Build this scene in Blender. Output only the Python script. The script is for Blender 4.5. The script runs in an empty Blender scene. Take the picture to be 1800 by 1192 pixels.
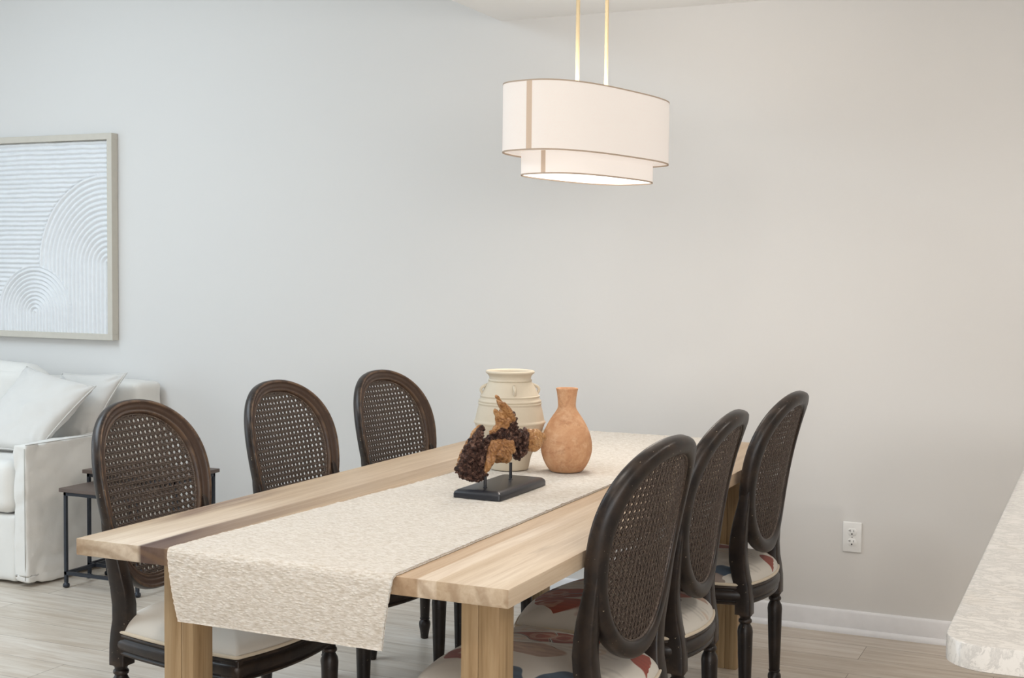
import bpy, bmesh, math, random
from mathutils import Vector, Matrix, noise
PI = math.pi
SC = bpy.context.scene
C = SC.collection
random.seed(7)

# ------------------------------------------------------------------ camera
F_PX, YAW, PITCH, ROLL, CAM_H = 2321.34, 0.426747, 0.050855, 0.009901, 1.354
fwd = Vector((-math.sin(YAW) * math.cos(PITCH), math.cos(YAW) * math.cos(PITCH), -math.sin(PITCH)))
rt0 = Vector((math.cos(YAW), math.sin(YAW), 0))
up0 = rt0.cross(fwd)
rt = rt0 * math.cos(ROLL) + up0 * math.sin(ROLL)
up = -rt0 * math.sin(ROLL) + up0 * math.cos(ROLL)
cd = bpy.data.cameras.new('camera')
cd.sensor_width = 36.0
cd.lens = F_PX * 36.0 / 1800.0
cd.clip_start = 0.05
cam = bpy.data.objects.new('camera', cd)
C.objects.link(cam)
cam.matrix_world = Matrix(((rt.x, up.x, -fwd.x, 0), (rt.y, up.y, -fwd.y, 0), (rt.z, up.z, -fwd.z, CAM_H), (0, 0, 0, 1)))
SC.camera = cam

# ------------------------------------------------------------------ view, world
SC.view_settings.view_transform = 'Standard'
SC.view_settings.look = 'None'
SC.view_settings.gamma = 1.0
SC.view_settings.use_curve_mapping = False
SC.view_settings.exposure = -0.17
w = bpy.data.worlds.new('world')
SC.world = w
w.use_nodes = True
w.node_tree.nodes['Background'].inputs[0].default_value = (0.75, 0.85, 1.0, 1)
w.node_tree.nodes['Background'].inputs[1].default_value = 0.6

# ------------------------------------------------------------------ lights
def area(name, loc, target, sx, sy, power, col, spread=180):
    l = bpy.data.lights.new(name, 'AREA')
    l.shape = 'RECTANGLE'; l.size = sx; l.size_y = sy
    l.energy = power; l.color = col; l.spread = math.radians(spread)
    o = bpy.data.objects.new(name, l); C.objects.link(o)
    o.location = loc
    d = Vector(target) - Vector(loc)
    o.rotation_euler = d.to_track_quat('-Z', 'Y').to_euler()
    return o
COOL = (0.74, 0.88, 1.0)
WARM = (1.0, 0.92, 0.84)
NEUT = (0.90, 0.95, 1.0)
area('daylight_left_window', (-7.0, 2.0, 1.30), (-3.4, 3.4, .2), 3.4, 2.1, 66, COOL)
area('daylight_skylight', (-4.1, 2.4, 3.12), (-3.7, 3.1, 0), 2.2, 2.2, 128, COOL, 165)  # added cool fill from above, brightens floor, sofa and tabletop
area('daylight_rear_window', (.6, -3.3, 1.2), (-1.6, 3.0, 1.0), 4.6, 2.1, 125, NEUT)  # added broad fill from behind the camera, no known source there
area('daylight_kitchen_window', (3.3, -1.8, 1.75), (-2.5, 4.0, .3), 2.6, 1.1, 86, (1.0, .96, .92))  # added fill from the right for chair backs, sofa arm and lower wall
for i, (lx, ly) in enumerate(((.45, 3.7), (1.0, 2.6), (1.0, 0.6), (-1.5, 1.9), (-1.5, .2))):
    area('ceiling_downlight', (lx, ly, 2.36), (lx, ly, 0), 0.16, 0.16, 11, WARM)

# ================================================================== helpers
def link(name, mesh, parent=None):
    o = bpy.data.objects.new(name, mesh)
    C.objects.link(o)
    if parent is not None:
        o.parent = parent
    return o
def obj(name, bm, mat, parent=None, smooth=True, off=None, autosmooth=None):
    me = bpy.data.meshes.new(name)
    if off is not None:
        bmesh.ops.translate(bm, verts=bm.verts, vec=-Vector(off))
    bm.normal_update()
    bm.to_mesh(me); bm.free()
    for p in me.polygons:
        p.use_smooth = smooth
    if autosmooth is not None and smooth:
        try:
            me.set_sharp_from_angle(angle=math.radians(autosmooth))
        except Exception:
            pass
    mats = mat if isinstance(mat, (list, tuple)) else [mat]
    for m in mats:
        me.materials.append(m)
    return link(name, me, parent)
def root(name, label, cat, loc=(0, 0, 0), rz=0.0, group=None):
    o = bpy.data.objects.new(name, None)
    C.objects.link(o)
    o.empty_display_size = 0.1
    o.location = loc; o.rotation_euler = (0, 0, rz)
    o['label'] = label; o['category'] = cat
    if group:
        o['group'] = group
    return o
def tag(o, label, cat, group=None):
    o['label'] = label; o['category'] = cat
    if group:
        o['group'] = group
    return o
def struct(o):
    o['kind'] = 'structure'
    return o
def box(bm, a, b, bev=0.0, seg=2):
    r = bmesh.ops.create_cube(bm, size=1.0)
    vs = r['verts']
    s = [b[i] - a[i] for i in range(3)]; c = [(b[i] + a[i]) / 2 for i in range(3)]
    for v in vs:
        v.co = Vector((v.co.x * s[0] + c[0], v.co.y * s[1] + c[1], v.co.z * s[2] + c[2]))
    if bev > 0:
        es = list({e for v in vs for e in v.link_edges})
        bmesh.ops.bevel(bm, geom=es, offset=bev, segments=seg, affect='EDGES', profile=0.5)
    return bm
def nbox(name, a, b, mat, parent=None, bev=0.0, off=None, smooth=False, seg=2):
    bm = bmesh.new(); box(bm, a, b, bev, seg)
    return obj(name, bm, mat, parent, smooth=smooth or bev > 0, off=off, autosmooth=40)
def lathe(bm, prof, seg=32, c=(0, 0, 0), capb=True, capt=True, rfun=None):
    rings = []
    for (r, z) in prof:
        ring = []
        for k in range(seg):
            a = 2 * PI * k / seg
            rr = r if rfun is None else rfun(r, z, a)
            ring.append(bm.verts.new((c[0] + rr * math.cos(a), c[1] + rr * math.sin(a), c[2] + z)))
        rings.append(ring)
    for i in range(len(rings) - 1):
        for k in range(seg):
            k2 = (k + 1) % seg
            bm.faces.new((rings[i][k], rings[i][k2], rings[i + 1][k2], rings[i + 1][k]))
    up_ = prof[-1][1] >= prof[0][1]
    if capb:
        f = bm.faces.new(rings[0][::-1])
    if capt:
        f = bm.faces.new(rings[-1])
    return rings
def grid_skin(bm, rows, closed_u=False, closed_v=False):
    """rows: list of lists of Vectors -> quads"""
    R = [[bm.verts.new(p) for p in row] for row in rows]
    n = len(R); m = len(R[0])
    for i in range(n if closed_v else n - 1):
        for j in range(m if closed_u else m - 1):
            a = R[i][j]; b = R[i][(j + 1) % m]; c_ = R[(i + 1) % n][(j + 1) % m]; d = R[(i + 1) % n][j]
            bm.faces.new((a, b, c_, d))
    return R
def tube(bm, pts, r, seg=8, cap=True):
    pts = [Vector(p) for p in pts]
    rows = []
    prev = None
    for i, p in enumerate(pts):
        t = (pts[min(i + 1, len(pts) - 1)] - pts[max(i - 1, 0)]).normalized()
        if prev is None:
            a = Vector((0, 0, 1)) if abs(t.z) < 0.9 else Vector((1, 0, 0))
            n = t.cross(a).normalized()
        else:
            n = (prev - t * prev.dot(t)).normalized()
        prev = n
        b = t.cross(n)
        rr = r[i] if isinstance(r, (list, tuple)) else r
        rows.append([p + (n * math.cos(2 * PI * k / seg) + b * math.sin(2 * PI * k / seg)) * rr for k in range(seg)])
    R = grid_skin(bm, rows, closed_u=True)
    if cap:
        bm.faces.new(R[0][::-1]); bm.faces.new(R[-1])
def softbox(bm, a, b, r, n=(12, 12, 12), amp=0.0, freq=6.0, seed=0.0, bulge=0.0, fn=None):
    """rounded box built from subdivided faces, pushed out and wrinkled"""
    c = Vector([(a[i] + b[i]) / 2 for i in range(3)])
    h = Vector([(b[i] - a[i]) / 2 for i in range(3)])
    vmap = {}
    def vert(p):
        key = (round(p[0], 5), round(p[1], 5), round(p[2], 5))
        if key in vmap:
            return vmap[key]
        q = Vector((p[0] * h.x, p[1] * h.y, p[2] * h.z))
        inn = Vector([max(-(h[i] - r), min(h[i] - r, q[i])) for i in range(3)])
        d = q - inn
        if d.length > 1e-9:
            nn = d.normalized(); q = inn + nn * r
        else:
            nn = Vector(p).normalized()
        if bulge:
            k = (1 - p[0] ** 2) * (1 - p[1] ** 2) + (1 - p[1] ** 2) * (1 - p[2] ** 2) + (1 - p[0] ** 2) * (1 - p[2] ** 2)
            q += nn * bulge * min(k, 1.0)
        wpos = q + c
        if amp:
            s = Vector((seed, seed * 1.7, seed * .3))
            v_ = noise.fractal(wpos * freq + s, 0.8, 2.1, 4)
            v2 = abs(noise.noise(wpos * freq * .6 + s * 2))
            wpos = wpos + nn * amp * (v_ * .6 - (1 - min(v2 * 4, 1)) * .7)
        if fn:
            wpos = fn(wpos, nn)
        v = bm.verts.new(wpos)
        vmap[key] = v
        return v
    def lin(k, m):
        # denser toward the rounded edges
        t = -1 + 2 * k / m
        return math.sin(t * PI / 2) * .5 + t * .5
    for ax in range(3):
        u, w_ = (ax + 1) % 3, (ax + 2) % 3
        for s in (-1, 1):
            for i in range(n[u]):
                for j in range(n[w_]):
                    q = []
                    for (di, dj) in ((0, 0), (1, 0), (1, 1), (0, 1)):
                        p = [0, 0, 0]; p[ax] = s; p[u] = lin(i + di, n[u]); p[w_] = lin(j + dj, n[w_])
                        q.append(vert(p))
                    if s < 0:
                        q = q[::-1]
                    if len(set(q)) == 4:
                        try:
                            bm.faces.new(q)
                        except ValueError:
                            pass
    return bm

# ------------------------------------------------------------------ materials
class NT:
    def __init__(s, name):
        s.m = bpy.data.materials.new(name); s.m.use_nodes = True
        s.t = s.m.node_tree; s.b = s.t.nodes['Principled BSDF']; s.out = s.t.nodes['Material Output']
        s.tc = None
    def n(s, typ, **kw):
        nd = s.t.nodes.new(typ)
        for k, v in kw.items():
            if k.startswith('i_'):
                nd.inputs[int(k[2:])].default_value = v
            else:
                setattr(nd, k, v)
        return nd
    def l(s, a, b):
        s.t.links.new(a, b)
    def co(s, scale=(1, 1, 1), kind='Object', loc=(0, 0, 0), rot=(0, 0, 0)):
        if s.tc is None:
            s.tc = s.n('ShaderNodeTexCoord')
        mp = s.n('ShaderNodeMapping')
        mp.inputs['Scale'].default_value = scale
        mp.inputs['Location'].default_value = loc
        mp.inputs['Rotation'].default_value = rot
        s.l(s.tc.outputs[kind], mp.inputs[0])
        return mp.outputs[0]
    def noise(s, vec, scale=5, detail=4, rough=.5, dist=0):
        nd = s.n('ShaderNodeTexNoise')
        nd.inputs['Scale'].default_value = scale; nd.inputs['Detail'].default_value = detail
        nd.inputs['Roughness'].default_value = rough; nd.inputs['Distortion'].default_value = dist
        s.l(vec, nd.inputs['Vector'])
        return nd.outputs['Fac']
    def ramp(s, fac, stops, interp='LINEAR'):
        nd = s.n('ShaderNodeValToRGB')
        cr = nd.color_ramp; cr.interpolation = interp
        while len(cr.elements) < len(stops):
            cr.elements.new(0.5)
        while len(cr.elements) > len(stops):
            cr.elements.remove(cr.elements[-1])
        for e, (p, c) in zip(cr.elements, stops):
            e.position = p
            e.color = (c[0], c[1], c[2], 1) if not isinstance(c, (int, float)) else (c, c, c, 1)
        s.l(fac, nd.inputs[0])
        return nd.outputs[0]
    def mix(s, fac, a, b, mode='MIX'):
        nd = s.n('ShaderNodeMix'); nd.data_type = 'RGBA'; nd.blend_type = mode
        for sock, v in ((nd.inputs['Factor'], fac), (nd.inputs['A'], a), (nd.inputs['B'], b)):
            pass
        def put(sock, v):
            if isinstance(v, (int, float)):
                sock.default_value = v
            elif isinstance(v, tuple):
                sock.default_value = (v[0], v[1], v[2], 1)
            else:
                s.l(v, sock)
        put(nd.inputs[0], fac); put(nd.inputs[6], a); put(nd.inputs[7], b)
        return nd.outputs[2]
    def math(s, op, a, b=0.0, clamp=False):
        nd = s.n('ShaderNodeMath'); nd.operation = op; nd.use_clamp = clamp
        for k, v in ((0, a), (1, b)):
            if isinstance(v, (int, float)):
                nd.inputs[k].default_value = v
            else:
                s.l(v, nd.inputs[k])
        return nd.outputs[0]
    def bump(s, h, strength=.3, dist=.002):
        nd = s.n('ShaderNodeBump')
        nd.inputs['Strength'].default_value = strength; nd.inputs['Distance'].default_value = dist
        s.l(h, nd.inputs['Height'])
        s.l(nd.outputs[0], s.b.inputs['Normal'])
    def col(s, c):
        if isinstance(c, tuple):
            s.b.inputs['Base Color'].default_value = (c[0], c[1], c[2], 1)
        else:
            s.l(c, s.b.inputs['Base Color'])
    def set(s, rough=None, metal=None, spec=None, sheen=None):
        if rough is not None:
            if isinstance(rough, (int, float)):
                s.b.inputs['Roughness'].default_value = rough
            else:
                s.l(rough, s.b.inputs['Roughness'])
        if metal is not None: s.b.inputs['Metallic'].default_value = metal
        if spec is not None: s.b.inputs['Specular IOR Level'].default_value = spec
        if sheen is not None:
            s.b.inputs['Sheen Weight'].default_value = sheen
        return s.m
def srgb(r, g, b):
    f = lambda c: (c / 255 / 12.92) if c / 255 <= .04045 else ((c / 255 + .055) / 1.055) ** 2.4
    return (f(r), f(g), f(b))
def plain(name, c, rough=.5, metal=0.0, bumpy=0.0, bs=200):
    t = NT(name)
    v = t.noise(t.co(), 30, 3)
    t.col(t.mix(v, tuple(x * .94 for x in c), tuple(min(x * 1.05, 1) for x in c)))
    if bumpy:
        t.bump(t.noise(t.co(), bs, 2), bumpy, .001)
    return t.set(rough, metal)

def mat_wall():
    t = NT('wall_paint')
    t.col(srgb(222, 220, 217))
    t.bump(t.noise(t.co(), 260, 3, .6), .12, .001)
    return t.set(.75, 0, .25)
def mat_ceiling():
    t = NT('ceiling_paint')
    t.col(srgb(246, 245, 243))
    t.bump(t.noise(t.co(), 180, 3, .6), .15, .001)
    return t.set(.85, 0, .2)
def mat_floor():
    t = NT('plank_floor')
    br = t.n('ShaderNodeTexBrick')
    br.offset = .37; br.squash = 1
    br.inputs['Scale'].default_value = 1
    br.inputs['Brick Width'].default_value = 1.22
    br.inputs['Row Height'].default_value = .182
    br.inputs['Mortar Size'].default_value = .0012
    br.inputs['Mortar Smooth'].default_value = .2
    br.inputs['Bias'].default_value = 0
    br.inputs['Color1'].default_value = (0, 0, 0, 1); br.inputs['Color2'].default_value = (1, 1, 1, 1)
    br.inputs['Mortar'].default_value = (.5, .5, .5, 1)
    t.l(t.co((1, 1, 1), loc=(.33, .04, 0)), br.inputs['Vector'])
    tone = t.ramp(br.outputs['Color'], [(0, srgb(212, 203, 190)), (.5, srgb(222, 214, 202)), (1, srgb(230, 223, 213))])
    # grain shifted per plank
    sh = t.n('ShaderNodeVectorMath'); sh.operation = 'MULTIPLY_ADD'
    t.l(br.outputs['Color'], sh.inputs[0]); sh.inputs[1].default_value = (7, 3, 5)
    t.l(t.co((1.3, 16, 1)), sh.inputs[2])
    g = t.noise(sh.outputs[0], 2.2, 6, .62, .8)
    g2 = t.noise(sh.outputs[0], 9, 4, .6, .2)
    c1 = t.mix(t.ramp(g, [(.32, .0), (.72, 1.0)]), tone, t.mix(1.0, tone, srgb(216, 205, 194), 'MULTIPLY'))
    c2 = t.mix(t.math('MULTIPLY', g2, .20), c1, srgb(150, 130, 110))
    c3 = t.mix(br.outputs['Fac'], c2, srgb(120, 104, 88))
    t.col(c3)
    t.bump(t.math('SUBTRACT', t.math('MULTIPLY', g2, .3), br.outputs['Fac']), .25, .001)
    return t.set(.34, 0, .55)
def mat_tablewood(endgrain=False):
    """pale acacia planks running along the length, one dark streak"""
    t = NT('acacia_end_grain' if endgrain else 'acacia_table_wood')
    v = t.co((1, 1, 1))
    sep = t.n('ShaderNodeSeparateXYZ'); t.l(v, sep.inputs[0])
    wob = t.noise(t.co((1, .9, 1)), 1.6, 2)
    x = t.math('ADD', sep.outputs[0], t.math('MULTIPLY', t.math('SUBTRACT', wob, .5), .03))
    fac = t.math('DIVIDE', t.math('ADD', x, .53), 1.06, True)
    P = lambda X: (X + 1.53 + .53) / 1.06
    A = srgb(206, 189, 166); Bc = srgb(222, 209, 190); T_ = srgb(194, 171, 145); Dk = srgb(104, 86, 80); Cr = srgb(232, 221, 205)
    plank = t.ramp(fac, [(0, T_), (P(-2.02), A), (P(-1.98), Bc), (P(-1.91), Cr), (P(-1.884), Cr), (P(-1.874), Dk), (P(-1.815), srgb(118, 98, 86)), (P(-1.795), T_),
                         (P(-1.60), A), (P(-1.42), Bc), (P(-1.30), A), (P(-1.262), T_), (P(-1.203), T_), (P(-1.199), Cr), (P(-1.163), Cr), (P(-1.158), A), (P(-1.06), Bc), (1, A)])
    # the dark heartwood fades along the length
    yy = t.noise(t.co((3, 1.1, 1), loc=(4, 1, 0)), 1.3, 3, .5, .4)
    light = t.mix(.8, plank, srgb(196, 173, 145))
    ymask = t.math('MULTIPLY', t.math('ADD', t.math('ADD', sep.outputs[1], 1.12), t.math('MULTIPLY', t.math('SUBTRACT', yy, .5), .9)), 1.5, True)
    c0 = t.mix(ymask, plank, light)
    gr = t.noise(t.co((26, 1.1, 26)), 2.4, 7, .62, .6)
    gr2 = t.noise(t.co((90, 3, 90)), 2.2, 4, .6)
    c1 = t.mix(t.math('MULTIPLY', t.ramp(gr, [(.38, 0.0), (.72, 1.0)]), .45), c0, t.mix(1.0, c0, srgb(196, 172, 150), 'MULTIPLY'))
    c2 = t.mix(t.math('MULTIPLY', gr2, .25), c1, t.mix(1.0, c1, srgb(205, 188, 170), 'MULTIPLY'))
    kn = t.noise(t.co((9, 1.3, 9), loc=(3.1, .2, 0)), 1.1, 4, .6, 1.2)
    # dark sapwood streak along the sofa-side edge
    ex = t.ramp(fac, [(0, 1.0), (.045, 1.0), (.075, 0.0)])
    ey = t.ramp(t.math('ADD', t.math('MULTIPLY', sep.outputs[1], .4), .5), [(.10, 0.0), (.17, .85), (.26, .7), (.36, 0.0)])
    c2 = t.mix(t.math('MULTIPLY', t.math('MULTIPLY', ex, ey), t.ramp(gr, [(.35, .3), (.6, 1.0)])), c2, srgb(122, 98, 86))
    if endgrain:
        wv = t.n('ShaderNodeTexWave'); wv.wave_type = 'RINGS'; wv.rings_direction = 'Y'
        wv.inputs['Scale'].default_value = 5.0; wv.inputs['Distortion'].default_value = 5.0; wv.inputs['Detail'].default_value = 3
        wv.inputs['Detail Scale'].default_value = 1.2
        t.l(t.co((1, 1, 1.6), loc=(.52, 0, -.9)), wv.inputs['Vector'])
        c2 = t.mix(t.math('MULTIPLY', t.ramp(wv.outputs['Fac'], [(.55, 0.0), (.95, 1.0)]), .38), c2, srgb(140, 112, 84))
        c2 = t.mix(.35, c2, t.mix(1.0, c2, srgb(205, 188, 160), 'MULTIPLY'))
    c3 = t.mix(t.ramp(kn, [(.68, 0.0), (.76, .5)]), c2, srgb(140, 118, 100))
    t.col(c3)
    t.bump(gr2, .12, .001)
    return t.set(.48, 0, .35)
def mat_legwood():
    t = NT('table_leg_wood')
    sep = t.n('ShaderNodeSeparateXYZ'); t.l(t.co(), sep.inputs[0])
    g = t.noise(t.co((22, 22, 1.0)), 2.2, 6, .6, .7)
    g2 = t.noise(t.co((80, 80, 2.5)), 2.2, 4, .6)
    c = t.ramp(g, [(.25, srgb(122, 98, 68)), (.45, srgb(168, 140, 104)), (.62, srgb(184, 158, 122)), (.85, srgb(150, 122, 88))])
    c = t.mix(t.math('MULTIPLY', g2, .35), c, srgb(120, 96, 66))
    t.col(c); t.bump(g2, .15, .001)
    return t.set(.5, 0, .35)
def mat_chairwood(name, base, worn, wear):
    t = NT(name)
    g = t.noise(t.co((30, 30, 4)), 2, 5, .6, .5)
    c = t.mix(g, tuple(x * .7 for x in base), tuple(x * 1.25 for x in base))
    geo = t.n('ShaderNodeNewGeometry')
    edge = t.ramp(geo.outputs['Pointiness'], [(.5, 0.0), (.56, 1.0)])
    n1 = t.noise(t.co(), 22, 5, .65)
    em = t.math('MULTIPLY', edge, t.ramp(n1, [(.42, 0.0), (.6, 1.0)]))
    c = t.mix(t.math('MULTIPLY', em, wear), c, worn)
    sp = t.noise(t.co(), 150, 2, .5)
    c = t.mix(t.ramp(sp, [(.735, 0.0), (.76, .8)]), c, srgb(178, 160, 138))
    t.col(c)
    t.bump(g, .1, .001)
    return t.set(t.math('ADD', t.math('MULTIPLY', n1, .2), .26), 0, .38)
def mat_cane():
    t = NT('dark_cane')
    n1 = t.noise(t.co(), 260, 3, .7)
    c = t.ramp(n1, [(.32, srgb(50, 40, 35)), (.5, srgb(80, 68, 60)), (.62, srgb(108, 94, 84)), (.76, srgb(176, 160, 144))])
    t.col(c); t.bump(n1, .12, .001)
    return t.set(.4, 0, .4)
def mat_floral():
    t = NT('floral_upholstery')
    oi = t.n('ShaderNodeObjectInfo')
    v0 = t.co((1, 1, .6))
    # same printed cloth on all the seats, cut at different places
    off = t.n('ShaderNodeVectorMath'); off.operation = 'MULTIPLY_ADD'
    cmb = t.n('ShaderNodeCombineXYZ')
    for k in range(3):
        t.l(oi.outputs['Random'], cmb.inputs[k])
    t.l(cmb.outputs[0], off.inputs[0]); off.inputs[1].default_value = (.9, .6, 0)
    t.l(v0, off.inputs[2])
    v = off.outputs[0]
    nd = t.n('ShaderNodeTexNoise'); nd.inputs['Scale'].default_value = 5.5; nd.inputs['Detail'].default_value = 2
    t.l(v, nd.inputs['Vector'])
    wv = t.n('ShaderNodeVectorMath'); wv.operation = 'MULTIPLY_ADD'
    t.l(nd.outputs['Color'], wv.inputs[0]); wv.inputs[1].default_value = (.16, .16, 0); t.l(v, wv.inputs[2])
    vo = t.n('ShaderNodeTexVoronoi'); vo.voronoi_dimensions = '2D'; vo.feature = 'SMOOTH_F1'
    vo.inputs['Scale'].default_value = 6.6; vo.inputs['Smoothness'].default_value = .12
    st = t.n('ShaderNodeMapping'); st.inputs['Scale'].default_value = (1.5, .8, 1); t.l(wv.outputs[0], st.inputs[0]); t.l(st.outputs[0], vo.inputs['Vector'])
    sepc = t.n('ShaderNodeSeparateColor'); t.l(vo.outputs['Color'], sepc.inputs[0])
    cream = srgb(206, 200, 190)
    pick = t.ramp(sepc.outputs[0], [(0, srgb(142, 62, 44)), (.26, srgb(165, 84, 62)), (.38, srgb(82, 98, 114)), (.50, cream),
                                    (.66, srgb(88, 92, 66)), (.74, srgb(92, 34, 32)), (.84, srgb(178, 150, 132)), (.93, srgb(152, 72, 50))], 'CONSTANT')
    shape = t.ramp(vo.outputs['Distance'], [(.47, 1.0), (.50, 0.0)])
    sp = t.n('ShaderNodeSeparateXYZ'); t.l(t.co((4.4, 4.4, 1), loc=(0, .15, 0)), sp.inputs[0])
    rad = t.math('ADD', t.math('MULTIPLY', sp.outputs[0], sp.outputs[0]), t.math('MULTIPLY', sp.outputs[1], sp.outputs[1]))
    rad = t.math('ADD', rad, t.math('MULTIPLY', oi.outputs['Object Index'], 1.0))
    shape = t.math('MULTIPLY', shape, t.math('LESS_THAN', t.math('ADD', rad, t.math('MULTIPLY', t.noise(t.co(), 12, 2), .5)), 1.36))
    ring = t.ramp(vo.outputs['Distance'], [(.10, 0.0), (.12, 1.0), (.20, 1.0), (.22, 0.0)])
    c = t.mix(shape, cream, pick)
    vein = t.n('ShaderNodeTexWave'); vein.inputs['Scale'].default_value = 14; vein.inputs['Distortion'].default_value = 6
    t.l(v, vein.inputs['Vector'])
    c = t.mix(t.math('MULTIPLY', t.math('MULTIPLY', ring, shape), .45), c, srgb(205, 176, 150))
    c = t.mix(t.math('MULTIPLY', t.math('MULTIPLY', vein.outputs['Fac'], shape), .18), c, srgb(60, 40, 36))
    t.col(c)
    t.bump(t.noise(t.co(), 700, 2), .25, .0006)
    return t.set(.9, 0, .15, .2)
def mat_cloth(name, c, bs=500, st=.25, var=.05, wr=0.0):
    t = NT(name)
    n1 = t.noise(t.co(), 9, 4)
    wv = t.noise(t.co((1, 1, 1)), bs, 2)
    cc = t.mix(n1, tuple(x * (1 - var) for x in c), tuple(min(1, x * (1 + var)) for x in c))
    cc = t.mix(t.math('MULTIPLY', wv, .25), cc, tuple(x * .82 for x in c))
    t.col(cc)
    h = wv
    if wr:
        h = t.math('ADD', wv, t.math('MULTIPLY', t.noise(t.co(), 14, 5, .6, 1.0), wr))
    t.bump(h, st, .001)
    return t.set(.95, 0, .1, .3)
def mat_boucle():
    t = NT('boucle_runner_cloth')
    thr = t.noise(t.co((70, 300, 300)), 1.0, 3, .6)
    slub = t.n('ShaderNodeTexVoronoi'); slub.inputs['Scale'].default_value = 1.0
    t.l(t.co((85, 170, 170)), slub.inputs['Vector'])
    kn = t.ramp(slub.outputs['Distance'], [(.18, 1.0), (.42, 0.0)])
    c = t.ramp(thr, [(.34, srgb(190, 180, 166)), (.5, srgb(210, 202, 191)), (.64, srgb(222, 217, 209))])
    c = t.mix(t.math('MULTIPLY', kn, .5), c, srgb(234, 229, 220))
    t.col(c)
    t.bump(t.math('ADD', t.math('MULTIPLY', thr, 1.2), kn), .5, .002)
    return t.set(.95, 0, .1, .25)
def mat_quartz():
    t = NT('speckled_quartz')
    n1 = t.noise(t.co((1, 2.2, 1)), 14, 8, .75, 1.6)
    vein = t.ramp(n1, [(.40, 0.0), (.5, 1.0), (.53, 0.0)])
    c = t.mix(t.math('MULTIPLY', vein, .42), srgb(219, 216, 211), srgb(150, 148, 146))
    n2 = t.noise(t.co(), 3.2, 5, .6, 1.5)
    c = t.mix(t.math('MULTIPLY', t.ramp(n2, [(.56, 0.0), (.7, 1.0)]), .16), c, srgb(186, 168, 142))
    n3 = t.noise(t.co(), 160, 2, .6)
    c = t.mix(t.math('MULTIPLY', t.ramp(n3, [(.6, 0.0), (.75, 1.0)]), .25), c, srgb(150, 146, 140))
    t.col(c)
    return t.set(.16, 0, .5)
def mat_drift():
    t = NT('driftwood_burl')
    at = t.n('ShaderNodeAttribute'); at.attribute_name = 'burl'
    g = t.math('ADD', t.math('MULTIPLY', t.noise(t.co((1, 1, 1.8)), 34, 6, .7, 2.5), .62), t.math('MULTIPLY', t.noise(t.co(), 11, 3), .38))
    gold = t.ramp(g, [(.34, srgb(80, 50, 30)), (.44, srgb(138, 94, 56)), (.54, srgb(178, 132, 84)), (.66, srgb(208, 168, 122))])
    b = t.noise(t.co(), 90, 6, .75, .4)
    dark = t.ramp(b, [(.34, srgb(22, 12, 10)), (.5, srgb(72, 46, 38)), (.6, srgb(140, 106, 90)), (.7, srgb(196, 166, 146))])
    c = t.mix(t.ramp(at.outputs['Fac'], [(.42, 0.0), (.55, 1.0)]), gold, dark)
    t.col(c)
    hh = t.math('ADD', t.math('MULTIPLY', t.math('MULTIPLY', b, at.outputs['Fac']), 2.5), t.math('MULTIPLY', g, .25))
    t.bump(hh, .9, .005)
    return t.set(.38, 0, .45)
def mat_terra():
    t = NT('mottled_terracotta')
    n1 = t.noise(t.co((1, 1, 1.6)), 11, 6, .65, .8)
    n2 = t.noise(t.co(), 42, 5, .7)
    c = t.ramp(n1, [(.28, srgb(168, 116, 82)), (.44, srgb(200, 150, 112)), (.6, srgb(212, 166, 128)), (.76, srgb(186, 130, 92))])
    c = t.mix(t.math('MULTIPLY', t.ramp(n2, [(.48, 0.0), (.66, 1.0)]), .5), c, srgb(228, 192, 158))
    c = t.mix(t.math('MULTIPLY', t.ramp(t.noise(t.co(), 24, 6, .75, .5), [(.56, 0.0), (.7, 1.0)]), .5), c, srgb(150, 96, 64))
    t.col(c); t.bump(t.math('ADD', n2, n1), .25, .002)
    return t.set(.68, 0, .3)
def mat_shade(name, e, col=(.62, .59, .56), em=(1.0, .88, .79)):
    t = NT(name)
    wv = t.noise(t.co((1, 1, 1)), 400, 2)
    n = t.noise(t.co((2, 2, 90)), 4, 3)
    t.col(t.mix(wv, tuple(x * .93 for x in col), col))
    t.b.inputs['Emission Color'].default_value = (em[0], em[1], em[2], 1)
    t.l(t.math('MULTIPLY', t.math('ADD', t.math('MULTIPLY', wv, .06), t.math('ADD', t.math('MULTIPLY', n, .06), .94)), e), t.b.inputs['Emission Strength'])
    return t.set(.9, 0, .1)

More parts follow.
